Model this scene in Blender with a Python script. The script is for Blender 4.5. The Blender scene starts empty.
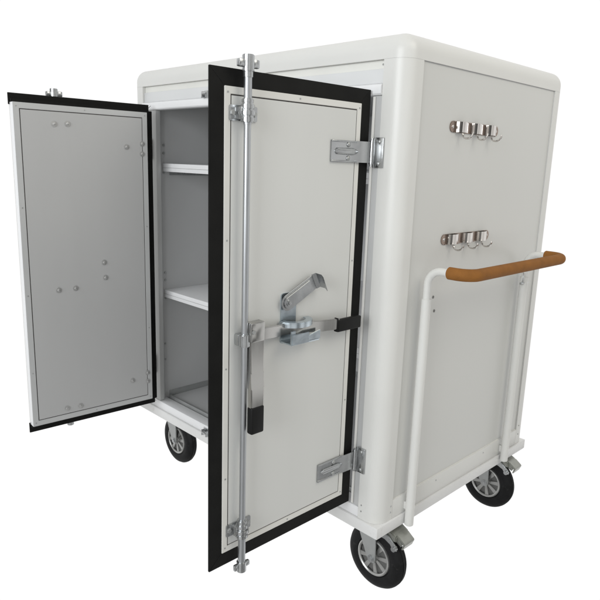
import bpy, bmesh, math, random
from mathutils import Vector, Matrix
random.seed(4)
S = bpy.context.scene
C = S.collection
PI = math.pi

# ------------------------------------------------------------------ camera
PITCH, ROLL, YAW, FPX = 0.2190, 0.0334, 0.7895, 620.65
CAM = Vector((2.3151, -1.3249, 1.0761))
fw = Vector((-math.sin(YAW)*math.cos(PITCH), math.cos(YAW)*math.cos(PITCH), -math.sin(PITCH)))
rt = Vector((math.cos(YAW), math.sin(YAW), 0))
up = rt.cross(fw)
r2 = rt*math.cos(ROLL)+up*math.sin(ROLL)
u2 = up*math.cos(ROLL)-rt*math.sin(ROLL)
cd = bpy.data.cameras.new('camera')
cam = bpy.data.objects.new('camera', cd)
C.objects.link(cam)
m = Matrix((r2, u2, -fw)).transposed().to_4x4()
m.translation = CAM
cam.matrix_world = m
cd.sensor_width = 36
cd.lens = FPX/600*36
cd.clip_start = 0.05
cd.clip_end = 100
S.camera = cam

# ------------------------------------------------------------------ world: seamless white studio, added dim patchy half behind the camera for metal reflections
w = bpy.data.worlds.new('World')
S.world = w
w.use_nodes = True
nt = w.node_tree
nt.nodes.clear()
out = nt.nodes.new('ShaderNodeOutputWorld')
bg = nt.nodes.new('ShaderNodeBackground')
tc = nt.nodes.new('ShaderNodeTexCoord')
dot = nt.nodes.new('ShaderNodeVectorMath'); dot.operation = 'DOT_PRODUCT'
dot.inputs[1].default_value = (-0.71, 0.70, -0.05)
ramp = nt.nodes.new('ShaderNodeMapRange')
ramp.interpolation_type = 'SMOOTHSTEP'
ramp.inputs['From Min'].default_value = -0.25
ramp.inputs['From Max'].default_value = 0.45
ramp.inputs['To Min'].default_value = 0.0
ramp.inputs['To Max'].default_value = 1.0
noi = nt.nodes.new('ShaderNodeTexNoise'); noi.inputs['Scale'].default_value = 2.6; noi.inputs['Detail'].default_value = 2.0
nr = nt.nodes.new('ShaderNodeValToRGB')
nr.color_ramp.elements[0].position = 0.44; nr.color_ramp.elements[0].color = (0.05, 0.05, 0.048, 1)
nr.color_ramp.elements[1].position = 0.56; nr.color_ramp.elements[1].color = (0.86, 0.86, 0.85, 1)
mix = nt.nodes.new('ShaderNodeMix'); mix.data_type = 'RGBA'
mix.inputs['B'].default_value = (1.0, 1.0, 1.0, 1)
L = nt.links.new
L(tc.outputs['Generated'], dot.inputs[0])
L(tc.outputs['Generated'], noi.inputs['Vector'])
L(noi.outputs['Fac'], nr.inputs['Fac'])
L(nr.outputs['Color'], mix.inputs['A'])
L(dot.outputs['Value'], ramp.inputs['Value'])
L(ramp.outputs['Result'], mix.inputs['Factor'])
L(mix.outputs['Result'], bg.inputs['Color'])
bg.inputs['Strength'].default_value = 1.02
L(bg.outputs['Background'], out.inputs['Surface'])

# ------------------------------------------------------------------ lamps
def area(name, loc, target, size, energy, color=(1, 1, 1)):
    ld = bpy.data.lights.new(name, 'AREA')
    ld.shape = 'RECTANGLE'; ld.size = size[0]; ld.size_y = size[1]
    ld.energy = energy; ld.color = color
    o = bpy.data.objects.new(name, ld); C.objects.link(o)
    o.location = loc
    o.rotation_euler = (Vector(target)-Vector(loc)).to_track_quat('-Z', 'Y').to_euler()
    return o
area('window_light', (1.9, -4.3, 1.8), (0.8, 0, 0.6), (2.6, 2.0), 125, (0.95, 0.975, 1.0))
area('side_fill', (3.6, 0.6, 3.0), (1.2, 0.2, 0.6), (1.8, 1.8), 32, (1.0, 0.955, 0.85))  # added warm fill lamp high on the right, not a known fixture

S.render.engine = 'CYCLES'
S.view_settings.view_transform = 'Standard'
S.view_settings.look = 'None'
S.view_settings.exposure = 0
S.view_settings.gamma = 1

# ------------------------------------------------------------------ materials
def mat(name, col, rough=0.5, metal=0.0, var=0.04, vscale=6.0, rvar=0.08, bump=0.0, bscale=300.0, aniso=None, coat=0.0, spec=0.5, spots=None):
    M = bpy.data.materials.new(name); M.use_nodes = True
    n = M.node_tree; b = n.nodes['Principled BSDF']
    b.inputs['Metallic'].default_value = metal
    b.inputs['Specular IOR Level'].default_value = spec
    b.inputs['Coat Weight'].default_value = coat
    t = n.nodes.new('ShaderNodeTexCoord')
    mp = n.nodes.new('ShaderNodeMapping')
    if aniso: mp.inputs['Scale'].default_value = aniso
    n.links.new(t.outputs['Object'], mp.inputs['Vector'])
    no = n.nodes.new('ShaderNodeTexNoise'); no.inputs['Scale'].default_value = vscale; no.inputs['Detail'].default_value = 5
    n.links.new(mp.outputs['Vector'], no.inputs['Vector'])
    cr = n.nodes.new('ShaderNodeValToRGB')
    cr.color_ramp.elements[0].position = 0.3; cr.color_ramp.elements[1].position = 0.7
    cr.color_ramp.elements[0].color = tuple(c*(1-var) for c in col)+(1,)
    cr.color_ramp.elements[1].color = tuple(min(1, c*(1+var)) for c in col)+(1,)
    n.links.new(no.outputs['Fac'], cr.inputs['Fac'])
    last = cr.outputs['Color']
    if spots:
        n3 = n.nodes.new('ShaderNodeTexNoise'); n3.inputs['Scale'].default_value = spots[0]; n3.inputs['Detail'].default_value = 8
        n3.inputs['Roughness'].default_value = 0.7
        n.links.new(t.outputs['Object'], n3.inputs['Vector'])
        c3 = n.nodes.new('ShaderNodeMapRange'); c3.inputs['From Min'].default_value = spots[1]; c3.inputs['From Max'].default_value = spots[1]+0.07
        c3.inputs['To Max'].default_value = spots[2]
        n.links.new(n3.outputs['Fac'], c3.inputs['Value'])
        mx = n.nodes.new('ShaderNodeMix'); mx.data_type = 'RGBA'
        mx.inputs['B'].default_value = tuple(spots[3])+(1,)
        n.links.new(c3.outputs['Result'], mx.inputs['Factor'])
        n.links.new(last, mx.inputs['A']); last = mx.outputs['Result']
    n.links.new(last, b.inputs['Base Color'])
    mr = n.nodes.new('ShaderNodeMapRange')
    mr.inputs['To Min'].default_value = max(0.02, rough-rvar); mr.inputs['To Max'].default_value = min(1, rough+rvar)
    n.links.new(no.outputs['Fac'], mr.inputs['Value']); n.links.new(mr.outputs['Result'], b.inputs['Roughness'])
    if bump:
        n2 = n.nodes.new('ShaderNodeTexNoise'); n2.inputs['Scale'].default_value = bscale; n2.inputs['Detail'].default_value = 2
        n.links.new(mp.outputs['Vector'], n2.inputs['Vector'])
        bp = n.nodes.new('ShaderNodeBump'); bp.inputs['Strength'].default_value = bump; bp.inputs['Distance'].default_value = 0.002
        n.links.new(n2.outputs['Fac'], bp.inputs['Height']); n.links.new(bp.outputs['Normal'], b.inputs['Normal'])
    return M
BASEW = mat('white_base_paint', (0.70, 0.70, 0.69), 0.36, bump=0.1, bscale=300, var=0.03, spots=(14, 0.62, 0.35, (0.50, 0.49, 0.46)))
WHITE = mat('white_powder_coat', (0.67, 0.67, 0.645), 0.38, bump=0.10, bscale=420, var=0.015, spots=(9, 0.66, 0.25, (0.62, 0.61, 0.57)))
WHITE2 = mat('white_aluminium_trim', (0.78, 0.785, 0.79), 0.38, var=0.02, bump=0.05)
HEADP = mat('pale_grey_header_sheet', (0.66, 0.67, 0.67), 0.4, var=0.02)
CREAM = mat('cream_rubber_strip', (0.74, 0.74, 0.70), 0.6, var=0.03)
DOORP = mat('pale_grey_door_sheet', (0.655, 0.66, 0.64), 0.30, var=0.018, vscale=5, aniso=(1, 1, 0.12), rvar=0.05, bump=0.04, bscale=60, spots=(7, 0.68, 0.12, (0.50, 0.49, 0.46)))
PANEL = mat('grey_white_sheet_panel', (0.595, 0.597, 0.575), 0.33, var=0.015, vscale=2.5, rvar=0.05, bump=0.04, bscale=60, spots=(7, 0.68, 0.12, (0.46, 0.45, 0.42)))
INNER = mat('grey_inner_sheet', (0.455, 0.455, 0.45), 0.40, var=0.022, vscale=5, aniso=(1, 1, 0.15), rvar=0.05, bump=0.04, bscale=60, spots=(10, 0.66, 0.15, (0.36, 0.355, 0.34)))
GTRIM = mat('grey_trim_and_jamb_shade', (0.52, 0.525, 0.52), 0.42, 0.1, var=0.03)
TRIM = mat('cream_edge_trim', (0.71, 0.705, 0.67), 0.42, 0.0, var=0.04, bump=0.04)
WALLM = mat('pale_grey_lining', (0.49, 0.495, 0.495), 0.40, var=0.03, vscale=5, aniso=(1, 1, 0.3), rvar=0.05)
DARKGAP = mat('dark_joint_sealant', (0.035, 0.03, 0.028), 0.7)
RUBBER = mat('black_gasket_rubber', (0.0065, 0.0065, 0.006), 0.6, var=0.35, vscale=14, bump=0.08, bscale=150, spec=0.16)
TYRE = mat('black_tyre_rubber', (0.007, 0.007, 0.0075), 0.6, var=0.35, vscale=30, spots=(26, 0.60, 0.35, (0.035, 0.034, 0.032)), bump=0.2, bscale=200, spec=0.2)
ZINC = mat('galvanised_steel', (0.47, 0.48, 0.485), 0.25, 0.95, var=0.06, vscale=40, rvar=0.08)
NUT = mat('dull_zinc_nut', (0.5, 0.5, 0.49), 0.4, 0.6, var=0.08, vscale=60)
ROD = mat('zinc_plated_rod', (0.46, 0.475, 0.49), 0.36, 0.95, var=0.07, vscale=30, aniso=(8, 8, 0.4))
BLUEZ = mat('blue_zinc_plate', (0.52, 0.58, 0.62), 0.24, 0.9, var=0.12, vscale=45)
ALU = mat('brushed_aluminium', (0.44, 0.435, 0.42), 0.22, 0.95, var=0.03, vscale=12, aniso=(6, 6, 1))
CHROME = mat('polished_steel', (0.62, 0.59, 0.56), 0.10, 1.0, var=0.04, rvar=0.03)
DSTEEL = mat('dark_polished_steel', (0.26, 0.20, 0.165), 0.16, 0.95, var=0.15, vscale=60)
PLASTIC = mat('black_plastic_grip', (0.005, 0.005, 0.005), 0.5, spec=0.22)
FOAM = mat('tan_foam_grip', (0.255, 0.108, 0.027), 0.75, var=0.12, vscale=26, bump=0.5, bscale=300, spec=0.15)
OLIVE = mat('olive_grey_steel', (0.32, 0.325, 0.295), 0.32, 0.75, var=0.1, vscale=30)
FORKM = mat('grey_zinc_fork', (0.42, 0.43, 0.425), 0.42, 0.7, var=0.08, vscale=25)
RIMM = mat('cast_aluminium_rim', (0.42, 0.42, 0.41), 0.36, 0.8, var=0.1, vscale=40)
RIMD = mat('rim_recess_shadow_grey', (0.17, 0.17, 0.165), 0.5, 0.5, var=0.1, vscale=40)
DRILL = mat('drilled_hole_plug', (0.17, 0.17, 0.165), 0.7)

# ------------------------------------------------------------------ mesh helpers
class MB:
    """collects shapes; T maps a local point to the cart frame"""
    def __init__(s, T=None):
        s.bm = bmesh.new(); s.T = T
    def _add(s, b):
        me = bpy.data.meshes.new('t'); b.to_mesh(me); s.bm.from_mesh(me); bpy.data.meshes.remove(me); b.free()
    def box(s, p0, p1, bev=0.0, seg=2, only=None):
        b = bmesh.new(); bmesh.ops.create_cube(b, size=1)
        for v in b.verts:
            for k in range(3): v.co[k] = p0[k] if v.co[k] < 0 else p1[k]
        if bev:
            ed = b.edges[:]
            if only is not None:
                ed = [e for e in ed if abs((e.verts[0].co-e.verts[1].co).normalized()[only]) > .9]
            bmesh.ops.bevel(b, geom=ed, offset=bev, segments=seg, profile=0.5, affect='EDGES')
        s._add(b); return s
    def cyl(s, a, c, r, r2=None, seg=24, bev=0.0):
        a = Vector(a); c = Vector(c); b = bmesh.new(); d = c-a
        bmesh.ops.create_cone(b, cap_ends=True, segments=seg, radius1=r, radius2=r if r2 is None else r2, depth=d.length)
        if bev:
            ed = [e for e in b.edges if abs(e.verts[0].co.z-e.verts[1].co.z) < 1e-6]
            bmesh.ops.bevel(b, geom=ed, offset=bev, segments=2, affect='EDGES')
        M = Matrix.Translation((a+c)/2) @ d.to_track_quat('Z', 'Y').to_matrix().to_4x4()
        bmesh.ops.transform(b, matrix=M, verts=b.verts); s._add(b); return s
    def ring(s, a, c, ro, ri, seg=32):
        a = Vector(a); c = Vector(c); d = c-a; L_ = d.length
        b = bmesh.new(); prof = [(ri, 0), (ro, 0), (ro, L_), (ri, L_)]
        s._lathe(b, prof, seg, True)
        M = Matrix.Translation(a) @ d.to_track_quat('Z', 'Y').to_matrix().to_4x4()
        bmesh.ops.transform(b, matrix=M, verts=b.verts); s._add(b); return s
    @staticmethod
    def _lathe(b, prof, seg, closed):
        rows = []
        for i in range(seg):
            t = 2*PI*i/seg
            rows.append([b.verts.new((r*math.cos(t), r*math.sin(t), z)) for r, z in prof])
        n = len(prof)
        for i in range(seg):
            A, B = rows[i], rows[(i+1) % seg]
            for k in range(n if closed else n-1):
                b.faces.new((A[k], B[k], B[(k+1) % n], A[(k+1) % n]))
    def lathe(s, prof, a, axis, seg=48, closed=True):
        b = bmesh.new(); s._lathe(b, prof, seg, closed)
        M = Matrix.Translation(Vector(a)) @ Vector(axis).to_track_quat('Z', 'Y').to_matrix().to_4x4()
        bmesh.ops.transform(b, matrix=M, verts=b.verts); s._add(b); return s
    def sphere(s, a, r, sc=(1, 1, 1)):
        b = bmesh.new(); bmesh.ops.create_uvsphere(b, u_segments=16, v_segments=10, radius=r)
        for v in b.verts: v.co = Vector(a)+Vector([v.co[k]*sc[k] for k in range(3)])
        s._add(b); return s
    def tube(s, pts, r, seg=16, rad=None, sx=1.0):
        """sweep a circle (or list of radii) along the points"""
        b = bmesh.new(); P = [Vector(p) for p in pts]; rows = []
        up_ = None
        for i, p in enumerate(P):
            t = (P[min(i+1, len(P)-1)]-P[max(i-1, 0)]).normalized()
            if up_ is None:
                up_ = Vector((0, 0, 1)) if abs(t.z) < .9 else Vector((1, 0, 0))
            up_ = (up_-t*up_.dot(t)).normalized(); sd = t.cross(up_)
            rr = rad[i] if rad else r
            rows.append([b.verts.new(p+up_*rr*math.cos(2*PI*k/seg)+sd*rr*sx*math.sin(2*PI*k/seg)) for k in range(seg)])
        for i in range(len(rows)-1):
            for k in range(seg):
                b.faces.new((rows[i][k], rows[i][(k+1) % seg], rows[i+1][(k+1) % seg], rows[i+1][k]))
        b.faces.new(rows[0][::-1]); b.faces.new(rows[-1]); s._add(b); return s
    def prism(s, poly, ax, lo, hi, bev=0.0):
        """poly: 2D points in the two other axes (in order), extruded along axis ax from lo to hi"""
        b = bmesh.new(); oth = [k for k in range(3) if k != ax]
        def mk(h):
            vs = []
            for p in poly:
                c = [0, 0, 0]; c[oth[0]] = p[0]; c[oth[1]] = p[1]; c[ax] = h
                vs.append(b.verts.new(c))
            return vs
        A, B = mk(lo), mk(hi)
        b.faces.new(A); b.faces.new(B[::-1])
        for i in range(len(A)):
            j = (i+1) % len(A); b.faces.new((A[j], A[i], B[i], B[j]))
        bmesh.ops.recalc_face_normals(b, faces=b.faces)
        if bev:
            ed = [e for e in b.edges if len(e.link_faces) == 2 and e.calc_face_angle(0) > 0.6]
            bmesh.ops.bevel(b, geom=ed, offset=bev, segments=2, affect='EDGES')
        s._add(b); return s
    def frame(s, u0, u1, z0, z1, wd, n0, n1, bev=0.0, sides='lrtb', axis=1):
        """mitred-looking rectangular ring made as one mesh. local axes (u, n, z)"""
        b = bmesh.new()
        wl = wd if 'l' in sides else 0; wr = wd if 'r' in sides else 0
        O = [(u0, z0), (u1, z0), (u1, z1), (u0, z1)]
        I = [(u0+wl, z0+wd), (u1-wr, z0+wd), (u1-wr, z1-wd), (u0+wl, z1-wd)]
        def P(p, n): return (p[0], n, p[1])
        if wl and wr:
            vo0 = [b.verts.new(P(p, n0)) for p in O]; vo1 = [b.verts.new(P(p, n1)) for p in O]
            vi0 = [b.verts.new(P(p, n0)) for p in I]; vi1 = [b.verts.new(P(p, n1)) for p in I]
            for i in range(4):
                j = (i+1) % 4
                b.faces.new((vo0[i], vo0[j], vi0[j], vi0[i])); b.faces.new((vo1[j], vo1[i], vi1[i], vi1[j]))
                b.faces.new((vo0[j], vo0[i], vo1[i], vo1[j])); b.faces.new((vi0[i], vi0[j], vi1[j], vi1[i]))
            if bev:
                bmesh.ops.recalc_face_normals(b, faces=b.faces)
                ed = [e for e in b.edges if len(e.link_faces) == 2 and e.calc_face_angle(0) > 0.6]
                bmesh.ops.bevel(b, geom=ed, offset=bev, segments=2, affect='EDGES')
            s._add(b)
        else:
            b.free()
            # three-sided ring: polygon outline
            if wl: poly = [(u1, z0), (u0, z0), (u0, z1), (u1, z1), (u1, z1-wd), (u0+wd, z1-wd), (u0+wd, z0+wd), (u1, z0+wd)]
            else: poly = [(u0, z0), (u1, z0), (u1, z1), (u0, z1), (u0, z1-wd), (u1-wd, z1-wd), (u1-wd, z0+wd), (u0, z0+wd)]
            s.prism(poly, 1, n0, n1, bev)
        return s
    def build(s, name, material, parent=None, smooth=True, label=None):
        if s.T:
            for v in s.bm.verts: v.co = s.T(v.co)
        bmesh.ops.recalc_face_normals(s.bm, faces=s.bm.faces)
        me = bpy.data.meshes.new(name); s.bm.to_mesh(me); s.bm.free()
        me.materials.append(material)
        if smooth:
            me.shade_smooth()
            try: me.set_sharp_from_angle(angle=math.radians(35))
            except Exception: pass
        o = bpy.data.objects.new(name, me); C.objects.link(o)
        o.parent = parent
        if label: o['label'] = label
        return o
def arc(c, r, a0, a1, n, f):
    return [f(c, r, a0+(a1-a0)*i/n) for i in range(n+1)]

# ------------------------------------------------------------------ the cart
W, D, H, R = 1.330, 0.918, 1.404, 0.045
cart = bpy.data.objects.new('storage_cart', None); C.objects.link(cart)
cart.location = (0, 0, 0)
cart['label'] = 'white two-door cabinet on wheels with tan grip handle, both doors standing open'
cart['category'] = 'storage cart'

PW = 0.074
PS = 0.071      # width of the posts on the sides
TR = 0.064      # top rail height
BZ = 0.036      # height of the sharp edged base tray
# base tray (sharp corners, slightly wider than the posts)
b = MB(); b.box((-0.006, -0.005, 0), (W+0.006, D+0.005, BZ), 0.002, 2)
b.build('base_frame', BASEW, cart)
# corner posts with a big rounded outer corner
def post_poly(sx, sy):
    pts = []
    n = 10
    for i in range(n+1):
        t = PI/2*i/n
        pts.append((R-R*math.cos(t), R-R*math.sin(t)))
    pts += [(PW, 0), (PW, 0.02), (0.02, 0.02), (0.02, PS), (0, PS)]
    out_ = []
    for x, y in pts:
        out_.append((x if sx < 0 else W-x, y if sy < 0 else D-y))
    return out_
for sx in (-1, 1):
    for sy in (-1, 1):
        b = MB(); b.prism(post_poly(sx, sy), 2, BZ+0.0006, H-TR-0.0003)
        b.build('corner_post', WHITE, cart)
# top frame: rounded box cut to a ring
b = bmesh.new(); bmesh.ops.create_cube(b, size=1)
for v in b.verts:
    v.co = Vector(((0 if v.co.x < 0 else W), (0 if v.co.y < 0 else D), (0.6 if v.co.z < 0 else H)))
ed = [e for e in b.edges if max(e.verts[0].co.z, e.verts[1].co.z) > H-.01]
bmesh.ops.bevel(b, geom=ed, offset=R, segments=9, profile=0.5, affect='EDGES')
bmesh.ops.bisect_plane(b, geom=b.verts[:]+b.edges[:]+b.faces[:], plane_co=(0, 0, H-TR), plane_no=(0, 0, -1), clear_outer=True)
# cut underside closed by a lip
edges = [e for e in b.edges if e.is_boundary]
ret = bmesh.ops.extrude_edge_only(b, edges=edges)
vs = [g for g in ret['geom'] if isinstance(g, bmesh.types.BMVert)]
for v in vs:
    v.co.x = min(max(v.co.x, 0.022), W-0.022); v.co.y = min(max(v.co.y, 0.022), D-0.022)
mb = MB(); mb._add(b)
mb.build('top_frame', WHITE, cart)
# panels of the four sides, set back between rails
SZ = 0.098
b = MB(); b.box((W-0.012, PS-0.001, SZ-0.004), (W-0.0045, D-PS+0.001, H-TR+0.004)); b.build('side_panel', PANEL, cart, False)
b = MB(); b.box((0.0045, PS-0.001, SZ-0.004), (0.012, D-PS+0.001, H-TR+0.004)); b.build('side_panel', PANEL, cart, False)
b = MB(); b.box((PW-0.003, D-0.012, SZ-0.004), (W-PW+0.003, D-0.0045, H-TR+0.004)); b.build('back_panel', PANEL, cart, False)
# lower rails, side and back
for x0, x1 in ((W-0.02, W+0.0005), (-0.0005, 0.02)):
    b = MB(); b.box((x0, PS+0.0004, BZ+0.001), (x1, D-PS-0.0004, SZ), 0.0015); b.build('bottom_rail', WHITE, cart)
b = MB(); b.box((PW+0.001, D-0.02, BZ+0.001), (W-PW-0.001, D+0.0005, SZ), 0.0015); b.build('bottom_rail', WHITE, cart)
# thin dark joint lines round the side panel
for zc in (SZ+0.0006, H-TR-0.0006):
    b = MB(); b.box((W-0.0046, PS+0.0004, zc-0.0009), (W-0.0032, D-PS-0.0004, zc+0.0009)); b.build('panel_joint', CREAM if zc < .5 else INNER, cart, False)

for yc in (PS+0.0008, D-PS-0.0008):
    b = MB(); b.box((W-0.0046, yc-0.0006, SZ+0.002), (W-0.0030, yc+0.0006, H-TR-0.002)); b.build('panel_joint', GTRIM, cart, False)

# front: header, jambs, sill
OX0, OX1, OZ1, SILL = 0.158, 1.222, 1.252, 0.070
b = MB(); b.box((PW+0.0005, 0.0125, 1.3185), (W-PW-0.0005, 0.03, H-TR-0.0005)); b.build('header_strip', CREAM, cart, False)
b = MB(); b.box((PW+0.0005, 0.0065, 1.282), (W-PW-0.0005, 0.03, 1.3180), 0.001); b.build('header_panel', HEADP, cart)
b = MB()
b.prism([(0.030, 1.2815), (0.004, 1.2815), (-0.004, 1.278), (-0.006, 1.272), (-0.005, OZ1+0.004), (-0.001, OZ1), (0.030, OZ1)], 0, PW+0.0005, W-PW-0.0005)
b.build('header_bar', WHITE2, cart)
for x0, x1 in ((PW+0.0005, OX0), (OX1, W-PW-0.0005)):
    b = MB(); b.box((x0, 0.004, SILL+0.0005), (x1, 0.024, OZ1-0.0005), 0.0015)
    b.build('door_jamb', GTRIM, cart)  # white jambs; the open doors' shade is put into this grey
# raised jamb bead on the hinge side
for x in (OX1+0.004,):
    b = MB(); b.box((x, 0.0006, SILL+0.003), (x+0.008, 0.0036, OZ1-0.003), 0.001); b.build('jamb_bead', TRIM, cart)
b = MB()
b.box((PW+0.0005, 0.001, BZ+0.0006), (W-PW-0.0005, 0.05, SILL), 0.003)
b.build('door_sill', WHITE2, cart)
b = MB(); b.box((OX0-0.01, 0.052, SILL-0.01), (OX1+0.01, 0.06, SILL+0.014), 0.001); b.build('sill_angle', FORKM, cart)

# interior lining: open-fronted box, floor, skirting
IX0, IX1, IY0, IY1 = 0.135, 1.246, 0.0245, D-0.03
b = MB(); b.box((IX0-0.006, IY0, 0.06), (IX0, IY1, 1.30)); b.build('inner_wall', WALLM, cart, False)
b = MB(); b.box((IX1, IY0, 0.06), (IX1+0.006, IY1, 1.30)); b.build('inner_wall', WALLM, cart, False)
b = MB(); b.box((IX0, IY1, 0.06), (IX1, IY1+0.006, 1.30)); b.build('inner_wall', WALLM, cart, False)
b = MB(); b.box((IX0, IY0+0.007, 1.282), (IX1, IY1, 1.288)); b.build('inner_ceiling', WALLM, cart, False)
b = MB(); b.box((IX0+0.0005, 0.0605, 0.052), (IX1-0.0005, IY1-0.0005, 0.072)); b.build('inner_floor', WALLM, cart, False)
b = MB()
b.box((IX0+0.0006, 0.062, 0.0725), (IX0+0.005, IY1-0.001, 0.097), 0.001)
b.box((IX1-0.005, 0.062, 0.0725), (IX1-0.0006, IY1-0.001, 0.097), 0.001)
b.box((IX0+0.006, IY1-0.006, 0.0725), (IX1-0.006, IY1-0.001, 0.097), 0.001)
b.build('floor_skirting', FORKM, cart)

# shelves with turned-down front lip, on brackets
for zt in (1.052, 0.542):
    b = MB()
    b.box((IX0+0.001, 0.046, zt-0.006), (IX1-0.001, IY1-0.002, zt), 0.001)
    b.box((IX0+0.001, 0.0445, zt-0.031), (IX1-0.001, 0.0475, zt+0.0005), 0.001)
    b.box((IX0+0.001, 0.0475, zt-0.031), (IX1-0.001, 0.062, zt-0.029))
    sh = b.build('shelf', WHITE2, cart)
    b = MB(); b.box((IX0+0.002, 0.0435, zt-0.0165), (IX1-0.002, 0.0446, zt-0.0155)); b.build('shelf_lip_line', FORKM, sh, False)
    for x0, x1 in ((IX0+0.0008, IX0+0.004), (IX1-0.004, IX1-0.0008)):
        b = MB(); b.box((x0, 0.075, zt-0.045), (x1, IY1-0.01, zt-0.0065), 0.0008); b.build('shelf_bracket', ZINC, sh)
    for dz in (0.05, 0.02, -0.055):
        b = MB(); b.cyl((IX0, 0.05, zt+dz+0.02), (IX0+0.0035, 0.05, zt+dz+0.02), 0.005, seg=12); b.build('wall_screw', FORKM, sh)
for zz in (0.24, 0.31):
    b = MB(); b.cyl((IX0, 0.045, zz), (IX0+0.003, 0.045, zz), 0.004, seg=12); b.build('wall_screw', FORKM, cart)

# keepers for the lock rods on header and sill
for (x, z) in ((0.50, 1.288), (0.88, 1.288), (0.495, 0.045), (0.88, 0.045)):
    b = MB()
    b.box((x-0.022, -0.0015, z-0.016), (x+0.022, 0.0015 if z < 1 else 0.0065, z+0.016), 0.001)
    b.cyl((x-0.012, -0.014, z+0.004), (x+0.012, -0.014, z+0.004), 0.006, seg=14, bev=0.001)
    b.box((x-0.016, -0.018, z-0.010), (x-0.010, 0.0, z+0.012), 0.001)
    b.box((x+0.010, -0.018, z-0.010), (x+0.016, 0.0, z+0.012), 0.001)
    kp = b.build('rod_keeper', ZINC, cart)

# small screws along posts and lower rails
def screw(p, n, r=0.0035, m_=TRIM, name='screw', parent=None):
    p = Vector(p); n = Vector(n)
    b = MB(); b.cyl(p-n*0.001, p+n*0.0012, r, r*0.8, seg=12); b.cyl(p+n*0.0012, p+n*0.00125, r*0.35, seg=8)
    return b.build(name, m_, parent or cart)
for z in (0.062, 0.082):
    screw((W-PW+0.012, 0, z), (0, -1, 0), 0.0028, FORKM)
    screw((W, PW-0.012, z), (1, 0, 0), 0.0028, FORKM)
for y in (0.30, 0.60):
    screw((W+0.0005, y, 0.082), (1, 0, 0), 0.0028, FORKM)
screw((W-PW-0.012, 0.0125, 1.329), (0, -1, 0), 0.003, FORKM)
screw((W, D-PW+0.02, 0.075), (1, 0, 0), 0.003, FORKM); screw((W, D-PW+0.02, 0.11), (1, 0, 0), 0.003, FORKM)

# ------------------------------------------------------------------ doors, in local (u along the leaf from the hinge, n outwards, z)
def make_T(ox, oy, ang, outward):
    ud = Vector((math.cos(ang), math.sin(ang), 0)); nd = Vector(outward)
    nd = (nd-ud*nd.dot(ud)).normalized()
    def T(p): return Vector((ox, oy, 0))+ud*p.x+nd*p.y+Vector((0, 0, p.z))
    return T
DW, Z1, Z2 = 0.5104, 0.0835, 1.2645
RT = make_T(1.228, -0.012, -1.5865, (1, 0, 0))
LT = make_T(0.1806, -0.0281, -1.6349, (-1, 0, 0))
GB = 0.037; TH = 0.036

def hinge(T, door, zc):
    b = MB(T)
    # strap leaf on the door with pressed rib, stepping up over the gasket to the knuckle
    b.prism([(0.147, 0.004), (0.147, 0.0065), (0.060, 0.0075), (0.045, 0.013), (0.008, 0.015), (0.008, 0.012), (0.043, 0.0105), (0.058, 0.0045)], 2, zc-0.027, zc+0.027, 0.0006)
    h = b.build('hinge', ZINC, door)
    b = MB(T)
    b.tube([(0.135, 0.0065, zc), (0.128, 0.0085, zc), (0.07, 0.0105, zc), (0.058, 0.0095, zc), (0.05, 0.010, zc)], 0.009, seg=12, rad=[0.002, 0.008, 0.009, 0.006, 0.002], sx=0.6)
    for zz in (zc-0.0245, zc+0.0245):
        b.box((0.052, 0.0055, zz-0.0022), (0.1465, 0.0098, zz+0.0022), 0.0012)
    b.build('hinge_rib', ZINC, h)
    for zz in (zc-0.017, zc+0.017):
        b = MB(T); b.sphere((0.085, 0.008, zz), 0.0065, (1, 0.6, 1)); b.build('bolt', FORKM, h)
    b = MB(T); b.cyl((0.0, 0.014, zc-0.031), (0.0, 0.014, zc+0.031), 0.0065, seg=18, bev=0.001)
    b.cyl((0.0, 0.014, zc-0.036), (0.0, 0.014, zc+0.036), 0.0035, seg=14)
    b.build('hinge_pin', ZINC, h)
    return h
def post_leaf(x0, x1, zc, door):
    b = MB(); s = 1 if x1 > x0 else -1
    lo, hi = min(x0, x1), max(x0, x1)
    b.box((lo, -0.006, zc-0.039), (hi, 0.0, zc+0.039), 0.0015)
    b.box((lo, -0.0095, zc-0.039), (lo+0.004, -0.0062, zc+0.039), 0.001)
    l = b.build('hinge_leaf', ZINC, door)
    for zz in (zc-0.028, zc+0.028):
        b = MB(); b.sphere(((lo+hi)/2+0.002, -0.0065, zz), 0.0055, (1, 0.6, 1)); b.build('bolt', FORKM, l)

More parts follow.
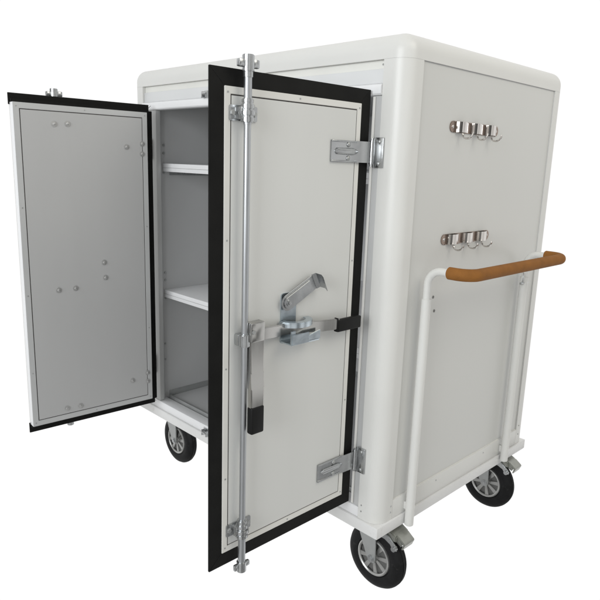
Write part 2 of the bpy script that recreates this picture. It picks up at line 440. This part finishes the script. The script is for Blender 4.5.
def leaf(T, free_gasket, inner_mat, outer_mat, z0, z1):
    u0, u1 = GB, (DW-GB if free_gasket else DW-0.004)
    b = MB(T); b.box((u0, -TH+0.003, z0), (u1, 0.0, z1), 0.0008)
    d = b.build('door', WHITE2, cart, label=None)
    # rubber flange in the outer plane
    b = MB(T)
    if free_gasket: b.frame(0.0, DW, Z1, Z2, GB+0.003, -0.005, 0.0008, 0.0008)
    else: b.prism([(DW, Z1), (0.010, Z1), (0.010, Z1+0.018), (0.001, Z1+0.018), (0.001, Z2-0.022), (0.014, Z2-0.022), (0.014, Z2), (DW, Z2), (DW, Z2-GB), (GB+0.003, Z2-GB), (GB+0.003, Z1+GB), (DW, Z1+GB)], 1, -0.005, 0.0008, 0.0008)
    b.build('gasket', RUBBER, d)
    # mitre seams at the corners of the rubber
    w_ = 0.0009
    for (ua, za, ub, zb) in ((0.002, Z1+0.002, GB, Z1+GB-0.002), (0.002, Z2-0.002, GB, Z2-GB+0.002)) + (((DW-0.002, Z1+0.002, DW-GB, Z1+GB-0.002), (DW-0.002, Z2-0.002, DW-GB, Z2-GB+0.002)) if free_gasket else ()):
        b = MB(T); b.prism([(ua, za-w_), (ua, za+w_), (ub, zb+w_), (ub, zb-w_)], 1, 0.0009, 0.0013); b.build('gasket_seam', TYRE, d, False)
    # bulb seal round the rim of the leaf
    b = MB(T)
    b.frame(u0-0.012, u1+0.012 if free_gasket else u1, z0-0.012, z1+0.012, 0.0125, -0.022, -0.012, 0.002, 'lrtb' if free_gasket else 'ltb')
    b.build('bulb_seal', RUBBER, d)
    for nn0, nn1, sgn, mm, nm in ((0.0002, 0.0035, 1, outer_mat, 'outer'), (-TH, -TH+0.0028, -1, inner_mat, 'inner')):
        b = MB(T); b.frame(u0, u1, z0, z1, 0.0155 if sgn > 0 else 0.019, nn0, nn1, 0.0008); b.build('edge_trim', TRIM if sgn > 0 else GTRIM, d)
        k = 0.0155 if sgn > 0 else 0.019
        a0, a1 = (0.0006, 0.0016) if sgn > 0 else (-TH+0.0016, -TH+0.0026)
        b = MB(T); b.box((u0+k, a0, z0+k), (u1-k, a1, z1-k)); b.build('joint_line', DARKGAP, d, False)
        a0, a1 = (0.0012, 0.0030) if sgn > 0 else (-TH+0.0004, -TH+0.0020)
        b = MB(T); b.box((u0+k+0.0028, a0, z0+k+0.0028), (u1-k-0.0028, a1, z1-k-0.0028)); b.build('door_panel', mm, d, False)
    return d, u0, u1
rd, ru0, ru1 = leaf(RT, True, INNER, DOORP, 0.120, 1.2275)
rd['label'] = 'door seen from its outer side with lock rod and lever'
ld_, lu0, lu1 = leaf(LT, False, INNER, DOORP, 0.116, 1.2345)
ld_['label'] = 'door seen from its bare grey inner side'
for zc in (1.106, 0.225):
    h = hinge(RT, rd, zc); post_leaf(1.2445, 1.274, zc, rd)
    h = hinge(LT, ld_, zc); post_leaf(0.106, 0.132, zc, ld_)
# tiny screws in the edge trim
def trim_screws(T, d, u0, u1, z0, z1, n, k):
    b = MB(T); s = 1 if n > 0 else -1
    pts = [(u0+k, z) for z in (z0+.012, z0+.30, z0+.70, z1-.012)]+[(u1-k, z) for z in (z0+.012, z0+.2, z0+.48, z0+.78, z1-.012)]+[((u0+u1)/2, z1-k), ((u0+u1)/2, z0+k)]
    for u, z in pts:
        b = MB(T); b.cyl((u, n, z), (u, n+0.0008*s, z), 0.0022, seg=10); b.build('rivet', FORKM, d)
trim_screws(RT, rd, ru0, ru1, 0.120, 1.2275, 0.0035, 0.0078)
trim_screws(LT, ld_, lu0, lu1, 0.116, 1.2345, -TH, 0.0095)

# lock rods
def lock_rod(T, d, u, zt, zb):
    n = 0.025
    b = MB(T)
    b.cyl((u, n, 1.150), (u, n, zt-0.005), 0.0088, seg=24)
    b.cyl((u, n, zb+0.005), (u, n, 0.185), 0.0095, seg=24)
    b.cyl((u, n, 0.18), (u, n, 1.16), 0.0078, seg=24)
    rod = b.build('lock_rod', ROD, d)
    b = MB(T)
    b.cyl((u, n, zt-0.034), (u, n, zt), 0.0132, seg=28, bev=0.0015)
    b.cyl((u, n, zt-0.046), (u, n, zt-0.034), 0.0108, seg=24, bev=0.001)
    b.box((u-0.028, n-0.006, zt-0.026), (u-0.010, n+0.006, zt-0.008), 0.003)
    b.box((u+0.010, n-0.006, zt-0.026), (u+0.028, n+0.006, zt-0.010), 0.003)
    b.build('rod_cam', ZINC, rod)
    b = MB(T)
    b.cyl((u, n, zb-0.002), (u, n, zb+0.026), 0.0125, seg=28, bev=0.0015)
    b.box((u-0.024, n-0.005, zb+0.006), (u-0.009, n+0.005, zb+0.020), 0.003)
    b.box((u+0.009, n-0.005, zb+0.006), (u+0.024, n+0.005, zb+0.022), 0.003)
    b.build('rod_cam', ZINC, rod)
    for zc in (1.174, 0.178):
        b = MB(T)
        # saddle bracket: foot plate with two ears and the bearing barrel
        b.box((u-0.042, 0.0036, zc-0.016), (u+0.034, 0.0068, zc+0.016), 0.003, only=1)
        b.box((u-0.018, 0.006, zc-0.013), (u+0.018, n, zc+0.013), 0.002)
        b.cyl((u, n, zc-0.019), (u, n, zc-0.0075), 0.0150, seg=28, bev=0.002)
        b.cyl((u, n, zc+0.0075), (u, n, zc+0.019), 0.0150, seg=28, bev=0.002)
        b.cyl((u, n, zc-0.018), (u, n, zc+0.022), 0.0118, seg=28)
        b.cyl((u, n, zc-0.0050), (u, n, zc+0.0050), 0.0174, seg=28, bev=0.0014)
        b.cyl((u, n, zc+0.020), (u, n, zc+0.030), 0.0130, seg=28, bev=0.002)
        br = b.build('rod_bracket', ZINC, rod)
        for du in (-0.034, 0.026):
            b = MB(T); b.cyl((u+du, 0.0066, zc), (u+du, 0.0105, zc), 0.0065, 0.0055, seg=6); b.build('bolt', FORKM, rod)
    b = MB(T)
    b.box((u-0.014, 0.0035, 0.655), (u+0.014, 0.020, 0.683), 0.003)
    b.cyl((u, n, 0.654), (u, n, 0.684), 0.0135, seg=24, bev=0.002)
    b.build('rod_guide', ZINC, rod)
    return rod
rr = lock_rod(RT, rd, 0.4290, 1.292, 0.066)
lr = lock_rod(LT, ld_, 0.3520, 1.292, 0.066)

# lever, cross bar, retainer and hasp of the right door's lock
def lock_set(T, d):
    P = lambda y, z, n: (-0.012-y, n, z)
    b = MB(T)
    # hub clamped to the rod + hanging lever, slightly swung outwards
    b.box((0.382, 0.020, 0.664), (0.424, 0.044, 0.712), 0.004)
    b.prism([(0.398, 0.700), (0.398, 0.690), (0.398, 0.662)], 1, 0.03, 0.031) if False else None
    hw = 0.0195
    b2 = bmesh.new()
    prof = [(0.700, 0.0290, 0.400, 0.0215), (0.655, 0.0300, 0.400, 0.0210), (0.610, 0.0330, 0.402, 0.0200), (0.590, 0.0365, 0.404, 0.0196), (0.570, 0.0395, 0.406, 0.0194), (0.552, 0.0440, 0.408, 0.0192), (0.508, 0.0470, 0.410, 0.0186)]
    rows = []
    for z, n, uc, h_ in prof:
        t = 0.0075
        rows.append([b2.verts.new((uc-h_, n-t, z)), b2.verts.new((uc+h_, n-t, z)), b2.verts.new((uc+h_, n+t, z)), b2.verts.new((uc-h_, n+t, z))])
    for i in range(len(rows)-1):
        for k in range(4): b2.faces.new((rows[i][k], rows[i][(k+1) % 4], rows[i+1][(k+1) % 4], rows[i+1][k]))
    b2.faces.new(rows[0][::-1]); b2.faces.new(rows[-1])
    bmesh.ops.recalc_face_normals(b2, faces=b2.faces)
    bmesh.ops.bevel(b2, geom=[e for e in b2.edges if abs(e.verts[0].co.z-e.verts[1].co.z) > .02], offset=0.002, segments=2, affect='EDGES')
    b._add(b2)
    lev = b.build('lock_lever', ALU, d)
    b = MB(T)
    b.cyl((0.418, 0.0440, 0.690), (0.418, 0.0475, 0.690), 0.0055, seg=16, bev=0.001)
    b.build('lever_pin', FORKM, lev)
    b = MB(T)
    b.box((0.391, 0.0380, 0.442), (0.4300, 0.0575, 0.510), 0.0045, 3)
    b.build('lever_grip', PLASTIC, lev)
    # cross bar: shallow wave, then black sleeve
    b = MB(T)
    pts = [(0.384, 0.033, 0.679), (0.330, 0.030, 0.676), (0.310, 0.022, 0.675), (0.240, 0.020, 0.669), (0.215, 0.026, 0.668), (0.180, 0.034, 0.666), (0.120, 0.034, 0.662)]
    b2 = bmesh.new(); rows = []
    for u, n, z in pts:
        rows.append([b2.verts.new((u, n-0.004, z-0.0145)), b2.verts.new((u, n+0.004, z-0.0145)), b2.verts.new((u, n+0.004, z+0.0145)), b2.verts.new((u, n-0.004, z+0.0145))])
    for i in range(len(rows)-1):
        for k in range(4): b2.faces.new((rows[i][k], rows[i][(k+1) % 4], rows[i+1][(k+1) % 4], rows[i+1][k]))
    b2.faces.new(rows[0][::-1]); b2.faces.new(rows[-1])
    bmesh.ops.recalc_face_normals(b2, faces=b2.faces)
    bmesh.ops.bevel(b2, geom=[e for e in b2.edges if abs(e.verts[0].co.x-e.verts[1].co.x) > .01], offset=0.0015, segments=2, affect='EDGES')
    b._add(b2); bar = b.build('cross_bar', ALU, d)
    b = MB(T); b.box((0.036, 0.026, 0.640), (0.128, 0.0415, 0.6735), 0.004, 3)
    b.box((0.126, 0.027, 0.641), (0.130, 0.0405, 0.679), 0.002)
    b.build('bar_grip', PLASTIC, bar)
    # retainer plate with cradle
    b = MB(T)
    b.box((0.250, 0.003, 0.632), (0.300, 0.0065, 0.760), 0.006, only=1)
    b.build('retainer_plate', BLUEZ, d)
    b = MB(T)
    b.prism([(0.200, 0.640), (0.300, 0.640), (0.300, 0.672), (0.286, 0.672), (0.286, 0.646), (0.262, 0.645), (0.235, 0.655), (0.200, 0.662)], 1, 0.042, 0.047, 0.0008)
    b.box((0.203, 0.0065, 0.6355), (0.300, 0.047, 0.6395), 0.001)
    b.prism([(0.244, 0.638), (0.303, 0.638), (0.303, 0.664), (0.244, 0.664)], 1, 0.047, 0.052, 0.001)
    cr = b.build('bar_cradle', BLUEZ, d)
    b = MB(T)
    # eye plate bent round the bar: flat half ring with a turned-down rim
    lo_ = [(0.258-0.050*math.cos(PI*i/20), 0.008+0.044*math.sin(PI*i/20)) for i in range(21)]
    li_ = [(0.258-0.031*math.cos(PI*i/20), 0.008+0.027*math.sin(PI*i/20)) for i in range(21)]
    b.prism(lo_+li_[::-1], 2, 0.688, 0.6915, 0.0008)
    lq_ = [(0.258-0.047*math.cos(PI*i/20), 0.008+0.041*math.sin(PI*i/20)) for i in range(21)]
    b.prism(lo_+lq_[::-1], 2, 0.678, 0.6885, 0.0005)
    b.build('eye_loop', BLUEZ, cr)
    # swivel hasp: stadium plate rising to the hinge side, with a bent lip
    b = MB(T)
    a = Vector((0.285, 0.737)); c = Vector((0.197, 0.780)); dr = (c-a).normalized(); pr = Vector((-dr.y, dr.x))
    def stad(w_, a_, c_):
        pl = []
        th = math.atan2(dr.y, dr.x)
        for i in range(13):
            t = th+PI/2+PI*i/12; pl.append((a_.x+w_*math.cos(t), a_.y+w_*math.sin(t)))
        pl.append((c_.x-pr.x*w_*0.95, c_.y-pr.y*w_*0.95)); pl.append((c_.x+pr.x*w_*0.95, c_.y+pr.y*w_*0.95))
        return pl
    b.prism(stad(0.021, a, c), 1, 0.0125, 0.0150, 0.0008)
    b.prism(stad(0.015, a, c-dr*0.014), 1, 0.0150, 0.0185, 0.0012)
    hs = b.build('hasp', ZINC, d)
    b = MB(T)
    q = c+dr*0.011
    b2 = bmesh.new()
    rows = []
    for cc, n in ((c, 0.0137), (c+dr*0.010, 0.018), (c+dr*0.017-Vector((0, 0.006)), 0.032), (c+dr*0.018-Vector((0, 0.012)), 0.038)):
        rows.append([b2.verts.new((cc.x-pr.x*.021, n-.0013, cc.y-pr.y*.021)), b2.verts.new((cc.x+pr.x*.021, n-.0013, cc.y+pr.y*.021)),
                     b2.verts.new((cc.x+pr.x*.021, n+.0013, cc.y+pr.y*.021)), b2.verts.new((cc.x-pr.x*.021, n+.0013, cc.y-pr.y*.021))])
    for i in range(len(rows)-1):
        for k in range(4): b2.faces.new((rows[i][k], rows[i][(k+1) % 4], rows[i+1][(k+1) % 4], rows[i+1][k]))
    b2.faces.new(rows[0][::-1]); b2.faces.new(rows[-1]); b._add(b2)
    b.build('hasp_lip', ZINC, hs)
    b = MB(T)
    b.cyl((a.x, 0.006, a.y), (a.x, 0.021, a.y), 0.009, seg=20, bev=0.001)
    b.cyl((a.x, 0.021, a.y), (a.x, 0.0235, a.y), 0.005, seg=14, bev=0.001)
    b.build('hasp_pivot', ZINC, hs)
lock_set(RT, rd)
# the same hardware on the hidden outer face of the left door: lever only
b = MB(LT); b.box((0.335, 0.020, 0.598), (0.372, 0.044, 0.650), 0.004); b.box((0.337, 0.030, 0.460), (0.370, 0.045, 0.602), 0.003)
b.build('lock_lever', ALU, ld_)

# domed nuts on the inner face of the left door (fixings of hinges, rod brackets and lock)
def yz_to_u(y): return (-0.0281-y)/math.sin(1.6349)
X_ = -TH
for (y, z, kind) in ((-0.399, 1.173, 0), (-0.354, 1.176, 0), (-0.142, 1.108, 1), (-0.080, 1.122, 0), (-0.081, 1.085, 0),
               (-0.242, 0.691, 1), (-0.239, 0.634, 1), (-0.412, 0.605, 0), (-0.352, 0.606, 0),
               (-0.143, 0.211, 1), (-0.078, 0.231, 0), (-0.078, 0.195, 0), (-0.404, 0.158, 0), (-0.354, 0.156, 0)):
    u = yz_to_u(y-0.007); n0 = X_
    b = MB(LT)
    b.cyl((u, n0+0.0005, z), (u, n0-0.0018, z), 0.0095, seg=20, bev=0.0006)
    b.cyl((u, n0-0.0018, z), (u, n0-0.004, z), 0.0060, seg=6)
    b.sphere((u, n0-0.0036, z), 0.0048, (1, 0.3, 1))
    b.build('dome_nut', NUT, ld_)

# ------------------------------------------------------------------ push handle on the side
YL, YR, HX, GX, HZ = 0.133, 0.724, W+0.021, W+0.152, 0.794
b = MB()
r0 = 0.042
path = [(HX, YL, 0.60), (HX, YL, HZ-r0)]
path += [(HX+r0-r0*math.cos(t), YL, HZ-r0+r0*math.sin(t)) for t in [PI/2*i/8 for i in range(1, 9)]]
path += [(GX-r0, YL, HZ)]
path += [(GX-r0+r0*math.sin(t), YL+r0-r0*math.cos(t), HZ) for t in [PI/2*i/8 for i in range(1, 9)]]
path += [(GX, YR-r0, HZ)]
path += [(GX-r0+r0*math.cos(t), YR-r0+r0*math.sin(t), HZ) for t in [PI/2*i/8 for i in range(1, 9)]]
path += [(HX+r0, YR, HZ)]
path += [(HX+r0-r0*math.sin(t), YR, HZ-r0+r0*math.cos(t)) for t in [PI/2*i/8 for i in range(1, 9)]]
path += [(HX, YR, 0.60)]
b.tube(path, 0.0108, seg=24)
ph = b.build('push_handle', WHITE, cart)
r0 = 0.044; xs = HX+0.064
gp = [(xs, YL, HZ), (xs+0.002, YL, HZ), (GX-r0, YL, HZ)]
gp += [(GX-r0+r0*math.sin(t), YL+r0-r0*math.cos(t), HZ) for t in [PI/2*i/10 for i in range(1, 11)]]
n_ = 14
gp += [(GX, YL+r0+(YR-YL-2*r0)*i/n_, HZ) for i in range(1, n_+1)]
gp += [(GX-r0+r0*math.cos(t), YR-r0+r0*math.sin(t), HZ) for t in [PI/2*i/10 for i in range(1, 11)]]
gp += [(xs+0.002, YR, HZ), (xs, YR, HZ)]
rad = [0.0155]+[0.0172]*(len(gp)-2)+[0.0155]
b = MB(); b.tube(gp, 0.018, seg=28, rad=rad); b.build('foam_grip', FOAM, ph)
for y in (YL, YR):
    b = MB(); b.ring((xs-0.003, y, HZ), (xs, y, HZ), 0.0135, 0.0105); b.build('grip_collar', WHITE2, ph)
for y in (YL, YR):
    b = MB()
    b.cyl((HX, y, 0.002 if y < .4 else 0.018), (HX, y, 0.712), 0.0138, seg=28, bev=0.0015)
    sl = b.build('handle_sleeve', WHITE, ph)
    b = MB(); b.box((W+0.0005, y-0.006, 0.050), (HX-0.004, y+0.006, 0.074), 0.001); b.build('sleeve_bracket', WHITE, sl)
    s_ = 1 if y < 0.4 else -1
    if y < 0.4: continue
    b = MB()
    b.cyl((HX+0.004, y-0.032, 0.692), (HX+0.004, y+0.020, 0.692), 0.0045, seg=12, bev=0.0005)
    b.tube([(HX+0.004, y-0.026, 0.692), (HX+0.010, y-0.028, 0.700), (HX+0.010, y-0.028, 0.716), (HX+0.006, y-0.022, 0.730)], 0.002, seg=8)
    b.build('locking_pin', ZINC, sl)
for yy, zz in ((0.205, 0.702), (0.216, 0.659)):
    b = MB(); b.cyl((W-0.0046, yy, zz), (W-0.0035, yy, zz), 0.0045, seg=14); b.build('drilled_hole', DRILL, cart)

# ------------------------------------------------------------------ hook rails
def hook_rail(y0, y1, zc):
    xf = W-0.0045
    b = MB()
    b.box((xf, y0, zc-0.0155), (xf+0.0025, y1, zc+0.0155), 0.0, only=0)
    # rounded end ears
    for ye in (y0, y1): b.cyl((xf, ye, zc), (xf+0.0025, ye, zc), 0.0155, seg=24)
    rail = b.build('hook_rail', DSTEEL, cart)
    for ye in (y0-0.002, y1+0.002):
        b = MB(); b.sphere((xf+0.0025, ye, zc), 0.005, (0.5, 1, 1)); b.build('rail_screw', CHROME, rail)
    n = 3
    for i in range(n):
        yc = y0+0.040+(y1-y0-0.075)*i/(n-1)
        b = MB()
        # broad folded band standing proud of the rail
        pl = []
        for k in range(9):
            t = PI*k/8
            pl.append((xf+0.003+0.014*math.sin(t)**0.6, yc+0.024*math.cos(t)))
        inner = [(p[0]-0.002 if 0 < j < 8 else p[0], yc+(p[1]-yc)*0.9) for j, p in enumerate(pl)][::-1]
        b.prism(pl+inner, 2, zc-0.0145, zc+0.0145)
        hk = b.build('hook', CHROME, rail)
        b = MB()
        yw = yc-0.004
        pts = [(xf+0.008, yw, zc+0.006), (xf+0.010, yw, zc-0.012)]
        for k in range(1, 11):
            t = PI*1.02*k/10
            pts.append((xf+0.010+0.017*(1-math.cos(t)), yw+0.002*k/10, zc-0.014-0.017*math.sin(t)))
        b.tube(pts, 0.0026, seg=10, rad=[0.0026]*(len(pts)-1)+[0.002])
        b.build('hook_wire', CHROME, hk)
hook_rail(0.234, 0.470, 1.186)
hook_rail(0.236, 0.474, 0.869)

# ------------------------------------------------------------------ casters
def make_caster(brake):
    """built at the origin: origin = swivel centre under the base (z = 0). the wheel faces -y"""
    cs = []
    wx, wz, wr = 0.034, -0.134, 0.107
    b = MB()
    b.box((-0.052, -0.045, -0.006), (0.052, 0.045, -0.0005), 0.003)
    b.cyl((0, 0, -0.020), (0, 0, -0.006), 0.034, seg=32, bev=0.003)
    # fork crown
    b.box((-0.036, -0.034, -0.027), (0.046, 0.034, -0.020), 0.003)
    for s in (-1, 1):
        y = s*0.0315
        b.prism([(-0.036, -0.022), (0.046, -0.022), (wx+0.017, wz+0.004), (wx+0.012, wz-0.012), (wx-0.008, wz-0.014), (wx-0.018, wz+0.000)], 1, y-0.0025, y+0.0025, 0.001)
    fk = b.build('caster', FORKM, cart)
    b = MB()
    # tyre: rounded shoulders, shallow tread
    tw = 0.023
    prof = [(0.060, -tw*0.62), (0.066, -tw*0.95), (0.078, -tw*1.05), (0.092, -tw*0.95), (0.101, -tw*0.72), (0.1062, -tw*0.35), (0.1045, -tw*0.30), (0.1045, -tw*0.22),
            (0.107, -tw*0.16), (0.107, tw*0.16), (0.1045, tw*0.22), (0.1045, tw*0.30), (0.1062, tw*0.35), (0.101, tw*0.72), (0.092, tw*0.95), (0.078, tw*1.05), (0.066, tw*0.95), (0.060, tw*0.62)]
    b.lathe(prof, (wx, 0, wz), (0, 1, 0), 72)
    b.build('tyre', TYRE, fk)
    b = MB()
    for s in (-1, 1):
        y = s*0.0215
        b.lathe([(0.0535, -0.004), (0.0535, 0.001), (0.057, 0.0035), (0.061, 0.002), (0.063, -0.004)], (wx, y, wz), (0, s, 0), 56)
        b.cyl((wx, s*0.010, wz), (wx, s*0.0255, wz), 0.017, 0.015, seg=28, bev=0.001)
        for k in range(8):
            t = 2*PI*k/8+0.2
            ca, sa = math.cos(t), math.sin(t)
            p = [(0.014, -0.0048), (0.014, 0.0048), (0.0545, 0.0080), (0.0545, -0.0080)]
            b.prism([(wx+r*ca-q*sa, wz+r*sa+q*ca) for r, q in p], 1, min(s*0.013, s*0.0205), max(s*0.013, s*0.0205), 0.001)
    b.cyl((wx, -0.013, wz), (wx, 0.013, wz), 0.060, seg=48)
    b.build('rim', RIMM, fk)
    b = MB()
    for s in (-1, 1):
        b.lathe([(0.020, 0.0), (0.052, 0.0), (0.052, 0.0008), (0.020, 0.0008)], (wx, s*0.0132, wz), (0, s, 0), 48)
    b.build('rim_recess_shade', RIMD, fk)  # dark rings behind the spokes: recess shade put into the colour
    b = MB()
    b.cyl((wx, -0.0395, wz), (wx, 0.0395, wz), 0.0085, seg=6)
    b.cyl((wx, -0.0365, wz), (wx, 0.0365, wz), 0.012, seg=20)
    b.build('axle_bolt', ZINC, fk)
    if brake:
        b = MB()
        # stamped brake arm and foot pedal sticking out over the wheel
        b.prism([(0.040, -0.012), (0.100, -0.008), (0.122, -0.018), (0.124, -0.034), (0.108, -0.038), (0.092, -0.026), (0.040, -0.027)], 1, -0.034, 0.032, 0.003)
        b.prism([(0.104, -0.012), (0.128, -0.016), (0.150, -0.031), (0.151, -0.035), (0.143, -0.054), (0.139, -0.053), (0.144, -0.036), (0.126, -0.023), (0.104, -0.020)], 1, -0.026, 0.024, 0.0012)
        for yy in (-0.024, -0.001, 0.022):
            b.prism([(0.104, -0.018), (0.126, -0.022), (0.142, -0.036), (0.136, -0.046), (0.120, -0.038), (0.104, -0.034)], 1, yy-0.0016, yy+0.0016, 0.0005)
        b.build('brake_pedal', OLIVE, fk)
        b = MB()
        b.prism([(0.030, -0.018), (0.060, -0.012), (0.100, -0.022), (0.128, -0.044), (0.132, -0.058), (0.118, -0.062), (0.106, -0.046), (0.086, -0.038), (0.034, -0.036)], 1, -0.0400, -0.0345, 0.0015)
        b.cyl((0.122, -0.046, -0.053), (0.122, -0.030, -0.053), 0.008, seg=16, bev=0.001)
        b.cyl((0.104, -0.041, -0.034), (0.104, 0.036, -0.034), 0.0055, seg=14, bev=0.0008)
        b.build('brake_lever', ZINC, fk)
    return fk
def copy_part(src, loc):
    c = src.copy(); C.objects.link(c); c.location = loc; c.parent = cart
    for ch in src.children:
        k = ch.copy(); C.objects.link(k); k.parent = c
        for g in ch.children:
            d = g.copy(); C.objects.link(d); d.parent = k
    return c
c1 = make_caster(True); c1.location = (W-0.102, 0.105, 0)
copy_part(c1, (W-0.110, 0.815, 0))
c2 = make_caster(False); c2.location = (0.118, 0.105, 0)
copy_part(c2, (0.118, 0.815, 0))
